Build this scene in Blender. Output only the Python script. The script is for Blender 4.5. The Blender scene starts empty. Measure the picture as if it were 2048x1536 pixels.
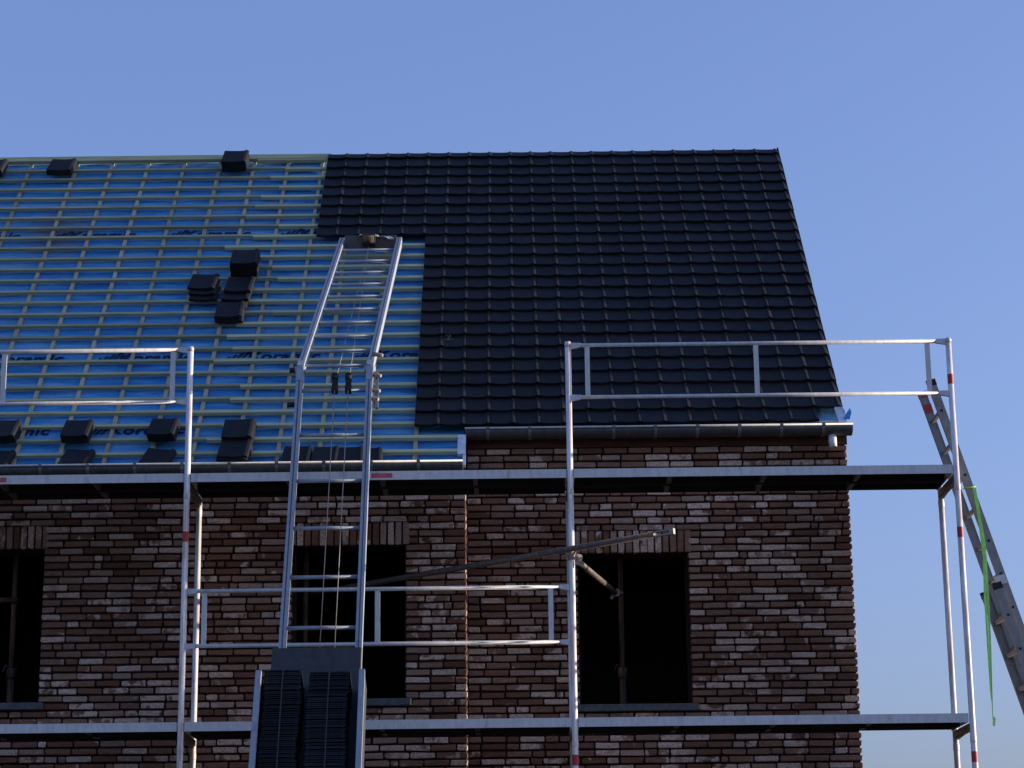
import bpy, math, random
from mathutils import Vector, Matrix, noise

random.seed(7)
scene = bpy.context.scene
col = scene.collection

# ------------------------------------------------------------------ camera
PITCH = math.radians(14.65)
ROLL = math.radians(0.665)
cam_data = bpy.data.cameras.new('camera')
cam_data.sensor_width = 36.0
cam_data.lens = 4400.0 / 2048.0 * 36.0
cam_data.clip_start = 0.1
cam_data.clip_end = 5000.0
cam = bpy.data.objects.new('camera', cam_data)
col.objects.link(cam)
_f = Vector((0, math.cos(PITCH), math.sin(PITCH)))
_u0 = Vector((0, -math.sin(PITCH), math.cos(PITCH)))
_r0 = Vector((1, 0, 0))
_r = _r0 * math.cos(ROLL) - _u0 * math.sin(ROLL)
_u = _u0 * math.cos(ROLL) + _r0 * math.sin(ROLL)
_m = Matrix((_r, _u, -_f)).transposed().to_4x4()
_m.translation = Vector((0, -17.4, 2.0))
cam.matrix_world = _m
scene.camera = cam
scene.render.resolution_x = 1024
scene.render.resolution_y = 768

# ------------------------------------------------------------------ light
SUN_ELEV = math.radians(7.0)
SUN_AZ = math.radians(5.0)          # from +X turned towards +Y (behind the facade)
sun_dir = Vector((math.cos(SUN_ELEV) * math.cos(SUN_AZ), math.cos(SUN_ELEV) * math.sin(SUN_AZ), math.sin(SUN_ELEV)))
world = bpy.data.worlds.new('World')
scene.world = world
world.use_nodes = True
wn = world.node_tree.nodes
wl = world.node_tree.links
bg = wn['Background']
sky = wn.new('ShaderNodeTexSky')
sky.sky_type = 'NISHITA'
sky.sun_disc = False
sky.sun_elevation = SUN_ELEV
sky.sun_rotation = math.radians(90.0) - SUN_AZ
sky.altitude = 50
sky.air_density = 1.0
sky.dust_density = 3.0
sky.ozone_density = 2.0
# photographic response of the sky colour (one curve and one tint for the whole dome)
gam = wn.new('ShaderNodeGamma')
gam.inputs[1].default_value = 0.68
tint = wn.new('ShaderNodeMix')
tint.data_type = 'RGBA'; tint.blend_type = 'MULTIPLY'
tint.inputs[0].default_value = 1.0
tint.inputs[7].default_value = (0.797, 0.917, 1.47, 1.0)
wl.new(sky.outputs[0], gam.inputs[0])
wl.new(gam.outputs[0], tint.inputs[6])
wl.new(tint.outputs[2], bg.inputs[0])
bg.inputs[1].default_value = 0.15
sd = bpy.data.lights.new('sun', 'SUN')
sd.energy = 3.5
sd.angle = math.radians(0.5)
sd.color = (1.0, 0.86, 0.70)
sun = bpy.data.objects.new('sun', sd)
col.objects.link(sun)
sun.location = sun_dir * 60
sun.rotation_euler = sun_dir.to_track_quat('Z', 'Y').to_euler()
scene.view_settings.view_transform = 'Standard'
scene.view_settings.look = 'None'
scene.view_settings.exposure = 1.08
scene.view_settings.gamma = 1.0
scene.view_settings.use_curve_mapping = False

# ------------------------------------------------------------------ materials
def new_mat(name):
    m = bpy.data.materials.new(name)
    m.use_nodes = True
    nt = m.node_tree
    return m, nt.nodes, nt.links, nt.nodes['Principled BSDF']

def ramp(nodes, stops, interp='LINEAR'):
    r = nodes.new('ShaderNodeValToRGB')
    r.color_ramp.interpolation = interp
    els = r.color_ramp.elements
    while len(els) > 1:
        els.remove(els[-1])
    els[0].position = stops[0][0]
    els[0].color = (*stops[0][1], 1)
    for p, c in stops[1:]:
        e = els.new(p)
        e.color = (*c, 1)
    return r

def noise_node(nodes, links, scale, detail=4.0, rough=0.55, vec=None):
    n = nodes.new('ShaderNodeTexNoise')
    n.inputs['Scale'].default_value = scale
    n.inputs['Detail'].default_value = detail
    n.inputs['Roughness'].default_value = rough
    if vec is not None:
        links.new(vec, n.inputs['Vector'])
    return n

def scaled(nodes, links, sock, sc):
    m = nodes.new('ShaderNodeMapping')
    m.inputs['Scale'].default_value = sc
    links.new(sock, m.inputs['Vector'])
    return m.outputs[0]

def mixcol(nodes, links, fac, a, b, mode='MIX'):
    m = nodes.new('ShaderNodeMix')
    m.data_type = 'RGBA'
    m.blend_type = mode
    for sock, v in ((m.inputs[0], fac), (m.inputs[6], a), (m.inputs[7], b)):
        if isinstance(v, (int, float)):
            sock.default_value = v
        elif isinstance(v, tuple):
            sock.default_value = (*v, 1)
        else:
            links.new(v, sock)
    return m.outputs[2]

def math_node(nodes, links, op, a, b=0.0, clamp=False):
    m = nodes.new('ShaderNodeMath')
    m.operation = op
    m.use_clamp = clamp
    for sock, v in ((m.inputs[0], a), (m.inputs[1], b)):
        if isinstance(v, (int, float)):
            sock.default_value = v
        else:
            links.new(v, sock)
    return m.outputs[0]

def add_bump(nodes, links, b, height, strength, dist):
    bp = nodes.new('ShaderNodeBump')
    bp.inputs['Strength'].default_value = strength
    bp.inputs['Distance'].default_value = dist
    links.new(height, bp.inputs['Height'])
    links.new(bp.outputs[0], b.inputs['Normal'])

def attr(nodes, name):
    a = nodes.new('ShaderNodeAttribute')
    a.attribute_name = name
    return a.outputs['Fac']

def mat_brick():
    m, n, l, b = new_mat('tumbled_brick')
    geo = n.new('ShaderNodeNewGeometry')
    r1, r2 = attr(n, 'rnd'), attr(n, 'rnd2')
    base = ramp(n, [(0.0, (.140, .066, .043)), (.14, (.205, .101, .064)), (.30, (.275, .150, .100)), (.44, (.180, .090, .064)),
                    (.58, (.325, .205, .148)), (.72, (.235, .122, .080)), (.86, (.355, .240, .180)), (1.0, (.44, .320, .255))])
    l.new(r1, base.inputs[0])
    off = n.new('ShaderNodeVectorMath'); off.operation = 'ADD'
    comb = n.new('ShaderNodeCombineXYZ')
    l.new(math_node(n, l, 'MULTIPLY', r1, 91.0), comb.inputs[0])
    l.new(math_node(n, l, 'MULTIPLY', r2, 57.0), comb.inputs[1])
    l.new(geo.outputs['Position'], off.inputs[0]); l.new(comb.outputs[0], off.inputs[1])
    big = noise_node(n, l, 5.5, 5.0, 0.62, off.outputs[0])
    thr = math_node(n, l, 'SUBTRACT', 0.82, math_node(n, l, 'MULTIPLY', math_node(n, l, 'POWER', r2, 1.6), 0.53))
    d = math_node(n, l, 'SUBTRACT', big.outputs['Fac'], thr)
    mask = math_node(n, l, 'MULTIPLY', d, 18.0, True)
    fine = noise_node(n, l, 60.0, 5.0, 0.65, off.outputs[0])
    palec = ramp(n, [(.3, (.46, .325, .25)), (.5, (.60, .445, .36)), (.72, (.72, .57, .475))])
    l.new(fine.outputs['Fac'], palec.inputs[0])
    c = mixcol(n, l, mask, base.outputs[0], palec.outputs[0])
    dirt = ramp(n, [(.30, (.72, .68, .66)), (.62, (1.08, 1.06, 1.05))])
    l.new(fine.outputs['Fac'], dirt.inputs[0])
    c2 = mixcol(n, l, 0.8, c, dirt.outputs[0], 'MULTIPLY')
    streak = noise_node(n, l, 1.0, 4.0, .6, scaled(n, l, off.outputs[0], (14, 14, 90)))
    sm = ramp(n, [(.38, (.6, .55, .52)), (.52, (1, 1, 1))])
    l.new(streak.outputs['Fac'], sm.inputs[0])
    c3 = mixcol(n, l, 0.55, c2, sm.outputs[0], 'MULTIPLY')
    slow = noise_node(n, l, .55, 3.0, .55, geo.outputs['Position'])
    sr = ramp(n, [(.32, (.74, .70, .68)), (.5, (1, 1, 1)), (.70, (1.18, 1.16, 1.15))])
    l.new(slow.outputs['Fac'], sr.inputs[0])
    c4 = mixcol(n, l, 1.0, c3, sr.outputs[0], 'MULTIPLY')
    l.new(c4, b.inputs['Base Color'])
    b.inputs['Roughness'].default_value = 0.92
    b.inputs['Specular IOR Level'].default_value = 0.2
    add_bump(n, l, b, fine.outputs['Fac'], 0.5, 0.006)
    return m

def mat_mottle(name, c0, c1, scale, rough=.85, bump=.3, bd=.004, metallic=0.0, stretch=None, spec=.4, detail=5.0, lo=.35, hi=.68, objrand=0.0):
    m, n, l, b = new_mat(name)
    tc = n.new('ShaderNodeNewGeometry')
    vec = tc.outputs['Position']
    if stretch:
        vec = scaled(n, l, vec, stretch)
    nz = noise_node(n, l, scale, detail, .6, vec)
    r = ramp(n, [(lo, c0), (hi, c1)])
    l.new(nz.outputs['Fac'], r.inputs[0])
    out = r.outputs[0]
    if objrand:
        oi = n.new('ShaderNodeObjectInfo')
        s = math_node(n, l, 'FRACT', math_node(n, l, 'ADD', oi.outputs['Random'], attr(n, 'rnd')))
        rr = ramp(n, [(0, (1 - objrand,) * 3), (1, (1 + objrand,) * 3)])
        l.new(s, rr.inputs[0])
        out = mixcol(n, l, 1.0, out, rr.outputs[0], 'MULTIPLY')
    l.new(out, b.inputs['Base Color'])
    b.inputs['Roughness'].default_value = rough
    b.inputs['Metallic'].default_value = metallic
    b.inputs['Specular IOR Level'].default_value = spec
    if bump:
        add_bump(n, l, b, nz.outputs['Fac'], bump, bd)
    return m

def mat_galv(name, c0, c1, rust_warmth=0.0, metallic=.35, rough=.48):
    m, n, l, b = new_mat(name)
    geo = n.new('ShaderNodeNewGeometry')
    pos = geo.outputs['Position']
    a = noise_node(n, l, 26.0, 6.0, .7, scaled(n, l, pos, (1, 1, .35)))
    r = ramp(n, [(.3, c0), (.7, c1)])
    l.new(a.outputs['Fac'], r.inputs[0])
    out = r.outputs[0]
    g = noise_node(n, l, 5.0, 5.0, .7, scaled(n, l, pos, (3, 3, .8)))
    gm = ramp(n, [(.56, (0, 0, 0)), (.72, (1, 1, 1))])
    l.new(g.outputs['Fac'], gm.inputs[0])
    out = mixcol(n, l, math_node(n, l, 'MULTIPLY', gm.outputs[0], .45), out, tuple(x * .45 for x in c0))
    if rust_warmth:
        rn = noise_node(n, l, 3.1, 6.0, .72, scaled(n, l, pos, (9, 9, .7)))
        rm = ramp(n, [(.45, (0, 0, 0)), (.63, (1, 1, 1))])
        l.new(rn.outputs['Fac'], rm.inputs[0])
        out = mixcol(n, l, math_node(n, l, 'MULTIPLY', rm.outputs[0], rust_warmth), out, (.42, .20, .10))  # rusty tint; on the posts it also carries warm sunlight as colour
    l.new(out, b.inputs['Base Color'])
    b.inputs['Metallic'].default_value = metallic
    rr = n.new('ShaderNodeMapRange')
    rr.inputs['To Min'].default_value = rough - .12
    rr.inputs['To Max'].default_value = rough + .2
    l.new(a.outputs['Fac'], rr.inputs['Value'])
    l.new(rr.outputs[0], b.inputs['Roughness'])
    add_bump(n, l, b, a.outputs['Fac'], .15, .002)
    return m

def mat_membrane():
    m, n, l, b = new_mat('blue_underlay')
    geo = n.new('ShaderNodeNewGeometry')
    pos = geo.outputs['Position']
    st = noise_node(n, l, 1.0, 5.0, .6, scaled(n, l, pos, (1.6, 9, 9)))
    c = ramp(n, [(.30, (.018, .175, .48)), (.48, (.045, .29, .65)), (.70, (.19, .47, .80))])
    l.new(st.outputs['Fac'], c.inputs[0])
    # patches of cement dust
    du = noise_node(n, l, .9, 4.0, .6, pos)
    dm = ramp(n, [(.50, (0, 0, 0)), (.78, (1, 1, 1))])
    l.new(du.outputs['Fac'], dm.inputs[0])
    out = mixcol(n, l, math_node(n, l, 'MULTIPLY', dm.outputs[0], .55), c.outputs[0], (.16, .32, .50))
    # brownish spill with a shape of its own below the ridge
    sep = n.new('ShaderNodeSeparateXYZ'); l.new(pos, sep.inputs[0])
    dx = math_node(n, l, 'DIVIDE', math_node(n, l, 'ADD', sep.outputs[0], 4.62), .42)
    dz = math_node(n, l, 'DIVIDE', math_node(n, l, 'SUBTRACT', sep.outputs[2], 9.2), .55)
    rad = math_node(n, l, 'SQRT', math_node(n, l, 'ADD', math_node(n, l, 'MULTIPLY', dx, dx), math_node(n, l, 'MULTIPLY', dz, dz)))
    sn = noise_node(n, l, 3.5, 6.0, .7, pos)
    mk = math_node(n, l, 'SUBTRACT', math_node(n, l, 'ADD', 0.30, math_node(n, l, 'MULTIPLY', sn.outputs['Fac'], 1.3)), rad)
    mk = math_node(n, l, 'MULTIPLY', mk, 1.4, True)
    out = mixcol(n, l, math_node(n, l, 'MULTIPLY', mk, .75), out, (.16, .135, .17))
    l.new(out, b.inputs['Base Color'])
    b.inputs['Roughness'].default_value = .62
    b.inputs['Specular IOR Level'].default_value = .35
    w = noise_node(n, l, 1.0, 6.0, .65, scaled(n, l, pos, (5, 16, 16)))
    add_bump(n, l, b, w.outputs['Fac'], 1.0, .035)
    return m

def mat_plain(name, c, rough=.6, metallic=0.0, var=.15, spec=.4):
    return mat_mottle(name, tuple(x * (1 - var) for x in c), tuple(min(1, x * (1 + var)) for x in c), 18.0, rough, .15, .002, metallic, None, spec)

MT = {}
MT['brick'] = mat_brick()
MT['mortar'] = mat_mottle('dark_mortar', (.014, .007, .005), (.032, .017, .012), 40, .95, .4)
MT['sill'] = mat_mottle('bluestone', (.060, .066, .074), (.115, .122, .130), 22, .7, .3)
MT['tile'] = mat_mottle('anthracite_roof_tile', (.0078, .0085, .0112), (.0150, .0160, .0200), 14, .68, .35, .003, 0, None, .24, 6.0, .3, .7, .32)
MT['batten'] = mat_mottle('treated_batten', (.24, .265, .15), (.40, .425, .25), 1.0, .85, .3, .003, 0, (3.0, 40, 40), .2, 5, .3, .7, .20)
MT['counter'] = mat_mottle('counter_batten_wood', (.32, .29, .19), (.50, .455, .32), 1.0, .88, .3, .003, 0, (40, 5, 5), .2, 5, .3, .7, .18)
MT['newwood'] = mat_mottle('fresh_batten', (.38, .405, .225), (.55, .57, .36), 1.0, .85, .3, .003, 0, (3.0, 40, 40), .2, 5, .3, .7, .15)
MT['fascia'] = mat_mottle('brown_timber', (.055, .026, .014), (.10, .050, .028), 1.0, .8, .3, .003, 0, (3, 30, 30), .2)
MT['membrane'] = mat_membrane()
MT['ink'] = mat_plain('navy_print', (.010, .022, .085), .7, 0, .25, .2)
MT['zinc'] = mat_galv('weathered_zinc', (.055, .056, .056), (.105, .107, .107), 0, .2, .55)
MT['galv'] = mat_galv('galvanised_steel', (.53, .52, .51), (.71, .70, .69), 0, .2)
MT['post'] = mat_galv('painted_scaffold_tube', (.68, .67, .66), (.86, .85, .84), .7, .05, .5)  # strong rusty tint also paints the low sun's orange light onto the posts
MT['rail'] = mat_galv('guardrail_steel', (.50, .50, .51), (.70, .70, .71), .12, .15)
MT['alu'] = mat_galv('brushed_aluminium', (.27, .30, .34), (.39, .43, .485), 0, .2, .6)
MT['ladder_alu'] = mat_galv('dull_aluminium', (.21, .205, .20), (.33, .325, .32), 0, .25, .55)
MT['groove_shade_alu'] = mat_plain('painted_groove_shade', (.07, .075, .085), .6)  # dark colour for the painted shade line along the hoist stiles
MT['tube'] = mat_galv('dark_scaffold_tube', (.060, .056, .055), (.115, .108, .105), .35, .3, .6)
MT['cast'] = mat_galv('cast_coupler', (.17, .165, .155), (.34, .325, .305), .3, .4, .5)
MT['red'] = mat_plain('red_paint', (.42, .045, .045), .55)
MT['sticker'] = mat_plain('red_sticker', (.55, .10, .12), .5, 0, .3)
MT['white'] = mat_plain('white_plastic', (.78, .80, .80), .4)
MT['tape'] = mat_plain('white_foil', (.62, .66, .74), .5)
MT['black'] = mat_plain('black_rubber', (.012, .012, .013), .6)
MT['board'] = mat_plain('dark_tray_board', (.045, .046, .05), .7)
MT['cable'] = mat_plain('steel_cable', (.26, .24, .21), .5, .4)
MT['rag'] = mat_mottle('grey_sheet', (.16, .18, .19), (.42, .45, .46), 14, .8, .5)
MT['strap'] = mat_plain('lime_strap', (.36, .82, .18), .55)
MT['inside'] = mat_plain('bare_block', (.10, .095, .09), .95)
MT['chalk'] = mat_plain('chalk', (.09, .09, .095), .9)
MT['ply'] = mat_plain('dark_film_plywood', (.018, .013, .011), .6)
MT['stiff'] = mat_galv('dull_cross_member', (.10, .098, .095), (.17, .165, .16), .2, .3, .6)
MT['prop'] = mat_galv('rusty_prop_tube', (.028, .022, .018), (.055, .045, .037), .5, .2, .8)
MT['bracket'] = mat_galv('gutter_strap', (.15, .15, .15), (.24, .24, .24), 0, .3, .5)
MT['side_brick'] = None

def mat_side_brick():
    m, n, l, b = new_mat('gable_brickwork')
    geo = n.new('ShaderNodeNewGeometry')
    sep = n.new('ShaderNodeSeparateXYZ'); l.new(geo.outputs['Position'], sep.inputs[0])
    cmb = n.new('ShaderNodeCombineXYZ')
    l.new(math_node(n, l, 'ADD', sep.outputs[0], sep.outputs[1]), cmb.inputs[0]); l.new(sep.outputs[2], cmb.inputs[1])
    bt = n.new('ShaderNodeTexBrick')
    bt.inputs['Scale'].default_value = 1.0
    bt.inputs['Brick Width'].default_value = .212
    bt.inputs['Row Height'].default_value = .0625
    bt.inputs['Mortar Size'].default_value = .006
    bt.inputs['Color1'].default_value = (.09, .045, .035, 1)
    bt.inputs['Color2'].default_value = (.24, .16, .13, 1)
    bt.inputs['Mortar'].default_value = (.03, .02, .016, 1)
    l.new(cmb.outputs[0], bt.inputs['Vector'])
    l.new(bt.outputs['Color'], b.inputs['Base Color'])
    b.inputs['Roughness'].default_value = .92
    add_bump(n, l, b, bt.outputs['Fac'], -.6, .01)
    return m
MT['side_brick'] = mat_side_brick()
MT['ground'] = mat_mottle('building_site_soil', (.060, .052, .043), (.11, .098, .082), .6, .95, .6, .05)

# ------------------------------------------------------------------ mesh helpers
WORLD_LOC = {}

class MB:
    def __init__(s):
        s.v, s.f, s.r, s.r2, s.sm = [], [], [], [], []
    def add(s, vs, fs, r=0.0, r2=0.0, smooth=False):
        o = len(s.v)
        s.v += [Vector(v) for v in vs]
        for f in fs:
            s.f.append([i + o for i in f]); s.r.append(r); s.r2.append(r2); s.sm.append(smooth)
    def box(s, lo, hi, M=None, r=0.0):
        x0, y0, z0 = lo; x1, y1, z1 = hi
        vs = [Vector(p) for p in ((x0, y0, z0), (x1, y0, z0), (x1, y1, z0), (x0, y1, z0), (x0, y0, z1), (x1, y0, z1), (x1, y1, z1), (x0, y1, z1))]
        if M is not None:
            vs = [M @ v for v in vs]
        s.add(vs, ((0, 3, 2, 1), (4, 5, 6, 7), (0, 1, 5, 4), (1, 2, 6, 5), (2, 3, 7, 6), (3, 0, 4, 7)), r)
        return s
    def bar(s, a, b, w, h, up=(0, 0, 1)):
        """rectangular bar from a to b, w across, h along up"""
        a, b = Vector(a), Vector(b)
        d = (b - a).normalized()
        side = d.cross(Vector(up)).normalized()
        u = side.cross(d).normalized()
        vs = []
        for p in (a, b):
            for i, j in ((-1, -1), (1, -1), (1, 1), (-1, 1)):
                vs.append(p + side * (i * w / 2) + u * (j * h / 2))
        s.add(vs, ((0, 1, 2, 3), (7, 6, 5, 4), (0, 4, 5, 1), (1, 5, 6, 2), (2, 6, 7, 3), (3, 7, 4, 0)))
        return s
    def tube(s, pts, rad, n=10, caps=True):
        pts = [Vector(p) for p in pts]
        rads = rad if isinstance(rad, (list, tuple)) else [rad] * len(pts)
        o = len(s.v)
        d0 = (pts[1] - pts[0]).normalized()
        ref = Vector((0, 0, 1)) if abs(d0.z) < .9 else Vector((0, 1, 0))
        side = d0.cross(ref).normalized()
        for i, p in enumerate(pts):
            if i == 0: d = pts[1] - pts[0]
            elif i == len(pts) - 1: d = pts[-1] - pts[-2]
            else: d = (pts[i + 1] - pts[i]).normalized() + (pts[i] - pts[i - 1]).normalized()
            d.normalize()
            side = (side - d * side.dot(d)).normalized()
            up = d.cross(side)
            for k in range(n):
                a = 2 * math.pi * k / n
                s.v.append(p + (side * math.cos(a) + up * math.sin(a)) * rads[i])
        def fa(f, sm):
            s.f.append(f); s.r.append(0); s.r2.append(0); s.sm.append(sm)
        for i in range(len(pts) - 1):
            for k in range(n):
                k2 = (k + 1) % n
                fa([o + i * n + k, o + i * n + k2, o + (i + 1) * n + k2, o + (i + 1) * n + k], True)
        if caps:
            fa([o + k for k in range(n)][::-1], False)
            fa([o + (len(pts) - 1) * n + k for k in range(n)], False)
        return s
    def mesh(s, name, mat, center=None):
        me = bpy.data.meshes.new(name)
        c = center if center is not None else Vector((0, 0, 0))
        me.from_pydata([tuple(v - c) for v in s.v], [], s.f)
        me.materials.append(mat)
        for i, p in enumerate(me.polygons):
            p.use_smooth = s.sm[i]
        a = me.attributes.new('rnd', 'FLOAT', 'FACE'); a.data.foreach_set('value', s.r)
        a = me.attributes.new('rnd2', 'FLOAT', 'FACE'); a.data.foreach_set('value', s.r2)
        me.validate()
        me.update()
        return me
    def build(s, name, mat, parent=None):
        lo = Vector([min(v[i] for v in s.v) for i in range(3)]); hi = Vector([max(v[i] for v in s.v) for i in range(3)])
        c = Vector(((lo.x + hi.x) / 2, (lo.y + hi.y) / 2, lo.z))
        return link(name, s.mesh(name, MT[mat], c), Matrix.Translation(c), parent)

def link(name, data, M, parent=None):
    o = bpy.data.objects.new(name, data)
    col.objects.link(o)
    if parent is not None:
        o.parent = parent
        o.matrix_local = WORLD_LOC[parent.as_pointer()].inverted() @ M
    else:
        o.matrix_local = M
    WORLD_LOC[o.as_pointer()] = M.copy()
    return o

def thing(name, label, cat, loc=(0, 0, 0), group=None):
    o = link(name, None, Matrix.Translation(Vector(loc)))
    o.empty_display_size = .2
    tag(o, label, cat, group)
    return o

def tag(o, label=None, cat=None, group=None, kind=None):
    if label: o['label'] = label
    if cat: o['category'] = cat
    if group: o['group'] = group
    if kind: o['kind'] = kind
    return o

# ------------------------------------------------------------------ ground
g = MB()
N = 24
S = 1500.0
gv = [(-S + 2 * S * i / N, -S + 2 * S * j / N, 0) for j in range(N + 1) for i in range(N + 1)]
g.add(gv, [(j * (N + 1) + i, j * (N + 1) + i + 1, (j + 1) * (N + 1) + i + 1, (j + 1) * (N + 1) + i) for j in range(N) for i in range(N)])
go = g.build('ground', 'ground')
tag(go, kind='structure')

# ------------------------------------------------------------------ roof frame
TH = math.radians(46.5)
RO = Vector((0, 5.023, 10.440))
ES = Vector((0, -math.cos(TH), -math.sin(TH)))      # down the slope
EN = Vector((0, -math.sin(TH), math.cos(TH)))       # away from the roof
EX = Vector((1, 0, 0))
def RP(x, s, h=0.0):
    return RO + EX * x + ES * s + EN * h
def RM(x, s, h=0.0, rz=0.0, tilt=0.0):
    """matrix with X across, Y up the slope, Z off the roof"""
    M = Matrix((EX, -ES, EN)).transposed().to_4x4()
    M.translation = RP(x, s, h)
    return M @ Matrix.Rotation(rz, 4, 'Z') @ Matrix.Rotation(tilt, 4, 'X')

YL, YR = 1.03, 1.41           # front of the projecting block, front of the set-back block
XC, XR, XL = -0.405, 2.93, -9.0
house = thing('brick_house', 'unfinished brown brick house with black tiled and blue sheeted roof', 'house', ((XL + XR) / 2, 5.0, 0))

# ------------------------------------------------------------------ walls
W_RIGHT = (.545, 1.512, 4.085, 5.395)
W_MID = (-1.885, -.915, 4.112, 5.42)
W_LEFT = (-4.96, -3.987, 4.112, 5.42)

def wall_backing(name, x0, x1, z1, yf, openings, label):
    """mortar backing slab with real openings"""
    b = MB()
    xs = sorted({x0, x1} | {o[0] for o in openings} | {o[1] for o in openings})
    zs = sorted({0.0, z1} | {o[2] for o in openings} | {o[3] for o in openings})
    def hole(i, j):
        if not (0 <= i < len(xs) - 1 and 0 <= j < len(zs) - 1):
            return True
        cx, cz = (xs[i] + xs[i + 1]) / 2, (zs[j] + zs[j + 1]) / 2
        return any(o[0] < cx < o[1] and o[2] < cz < o[3] for o in openings)
    y0, y1 = yf + .030, yf + .30
    for i in range(len(xs) - 1):
        for j in range(len(zs) - 1):
            if hole(i, j): continue
            a, c, d, e = xs[i], xs[i + 1], zs[j], zs[j + 1]
            b.add(((a, y0, d), (c, y0, d), (c, y0, e), (a, y0, e)), ((0, 1, 2, 3),))
            b.add(((a, y1, d), (c, y1, d), (c, y1, e), (a, y1, e)), ((3, 2, 1, 0),))
            if hole(i - 1, j): b.add(((a, y0, d), (a, y1, d), (a, y1, e), (a, y0, e)), ((3, 2, 1, 0),))
            if hole(i + 1, j): b.add(((c, y0, d), (c, y1, d), (c, y1, e), (c, y0, e)), ((0, 1, 2, 3),))
            if hole(i, j - 1): b.add(((a, y0, d), (c, y0, d), (c, y1, d), (a, y1, d)), ((3, 2, 1, 0),))
            if hole(i, j + 1): b.add(((a, y0, e), (c, y0, e), (c, y1, e), (a, y1, e)), ((0, 1, 2, 3),))
    o = b.build(name, 'mortar', house)
    o['label'] = label
    return o

wall_r = wall_backing('wall', XC + .02, XR - .015, 6.36, YR, [W_RIGHT], 'set-back brick wall under the finished tiled roof')
wall_l = wall_backing('wall', XL, XC - .015, 5.98, YL, [W_MID, W_LEFT], 'projecting brick wall under the blue sheeted roof')

def brick_shape(mb, x0, x1, z0, z1, yf, depth=.095, r=None, r2=None):
    """one tumbled brick: rounded corners, uneven face; front looks along -Y"""
    j = lambda a: random.uniform(-a, a)
    yf = yf + j(.0045)
    c = min(.007, (x1 - x0) * .2, (z1 - z0) * .28)
    def ring(ins, y):
        x_0, x_1, z_0, z_1 = x0 + ins, x1 - ins, z0 + ins, z1 - ins
        return [(x_0 + c, z_0), (x_1 - c, z_0), (x_1, z_0 + c), (x_1, z_1 - c), (x_1 - c, z_1), (x_0 + c, z_1), (x_0, z_1 - c), (x_0, z_0 + c)], y
    jit = [(j(.0035), j(.0028)) for _ in range(8)]
    vs = []
    for k, (ins, y) in enumerate(((.004, yf), (0, yf + .005), (0, yf + depth))):
        pts, yy = ring(ins, y)
        for i, (px, pz) in enumerate(pts):
            vs.append((px + jit[i][0], yy + (j(.002) if k == 0 else 0), pz + jit[i][1]))
    fs = [tuple(range(8))]
    for k in (0, 1):
        for i in range(8):
            i2 = (i + 1) % 8
            fs.append((k * 8 + i, (k + 1) * 8 + i, (k + 1) * 8 + i2, k * 8 + i2))
    mb.add(vs, fs, random.random() if r is None else r, random.random() if r2 is None else r2)

def lay_bricks(x0, x1, zlo, zhi, yf, openings, z_anchor, ends_solid):
    """returns list of (x0,x1,z0,z1) of every brick of a wild bond"""
    out = []
    course = .0625
    J = .0150
    row0 = math.ceil((zlo - z_anchor) / course)
    row = row0
    while z_anchor + row * course + .05 < zhi:
        JZ = .0172
        z0 = z_anchor + row * course + JZ / 2
        z1 = z0 + course - JZ
        spans = [(x0, x1)]
        for o in openings:
            # soldier course above the opening takes the place of three courses
            if z1 > o[2] - .055 and z0 < o[3] + .188:
                ex = .045 if z1 < o[2] + .005 else 0.0
                ns = []
                for a, b in spans:
                    if o[0] - ex > a: ns.append((a, min(b, o[0] - ex)))
                    if o[1] + ex < b: ns.append((max(a, o[1] + ex), b))
                spans = ns
        for a, b in spans:
            x = a
            k = 0
            while x < b - .02:
                if k == 0:
                    L = random.choice((.20, .098, .15)) if row % 2 else random.choice((.20, .12, .098))
                else:
                    t = random.random()
                    L = .20 if t < .80 else (.098 if t < .90 else (.15 if t < .96 else .06))
                L += random.uniform(-.006, .006)
                if b - (x + L + J) < .055: L = b - x
                e = min(x + L, b)
                out.append((x, e, z0, z1))
                x = e + J * random.uniform(.75, 1.1)
                k += 1
        row += 1
    return out

def soldiers(o):
    x0, x1 = o[0] - .03, o[1] + .03
    n = round((x1 - x0) / .0625)
    st = (x1 - x0) / n
    return [(x0 + i * st + .006, x0 + (i + 1) * st - .006, o[3] + .002, o[3] + .192) for i in range(n)]

right_bricks = lay_bricks(XC + .004, XR, 3.0, 6.335, YR, [W_RIGHT], W_RIGHT[2], True)
left_bricks = lay_bricks(-6.2, XC, 3.0, 5.96, YL, [W_MID, W_LEFT], W_MID[2], True)
sold = [(b, YR, wall_r) for b in soldiers(W_RIGHT)] + [(b, YL, wall_l) for b in soldiers(W_MID) + soldiers(W_LEFT)]
# the pieces that show largest and freest are single bricks: lintel soldiers and the pier right of the window
single, rest_r, rest_l = list(sold), [], []
for b in right_bricks:
    if b[0] > W_RIGHT[1] - .01 and 3.98 < b[2] < 5.92 and len(single) < 298:
        single.append((b, YR, wall_r))
    else:
        rest_r.append(b)
rest_l = left_bricks
for b, yf, par in single:
    mb = MB(); brick_shape(mb, *b, yf); mb.build('brick', 'brick', par)
for lst, yf, par in ((rest_r, YR, wall_r), (rest_l, YL, wall_l)):
    mb = MB()
    for b in lst:
        brick_shape(mb, *b, yf)
    tag(mb.build('brick_courses', 'brick', par), kind='stuff')
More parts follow.
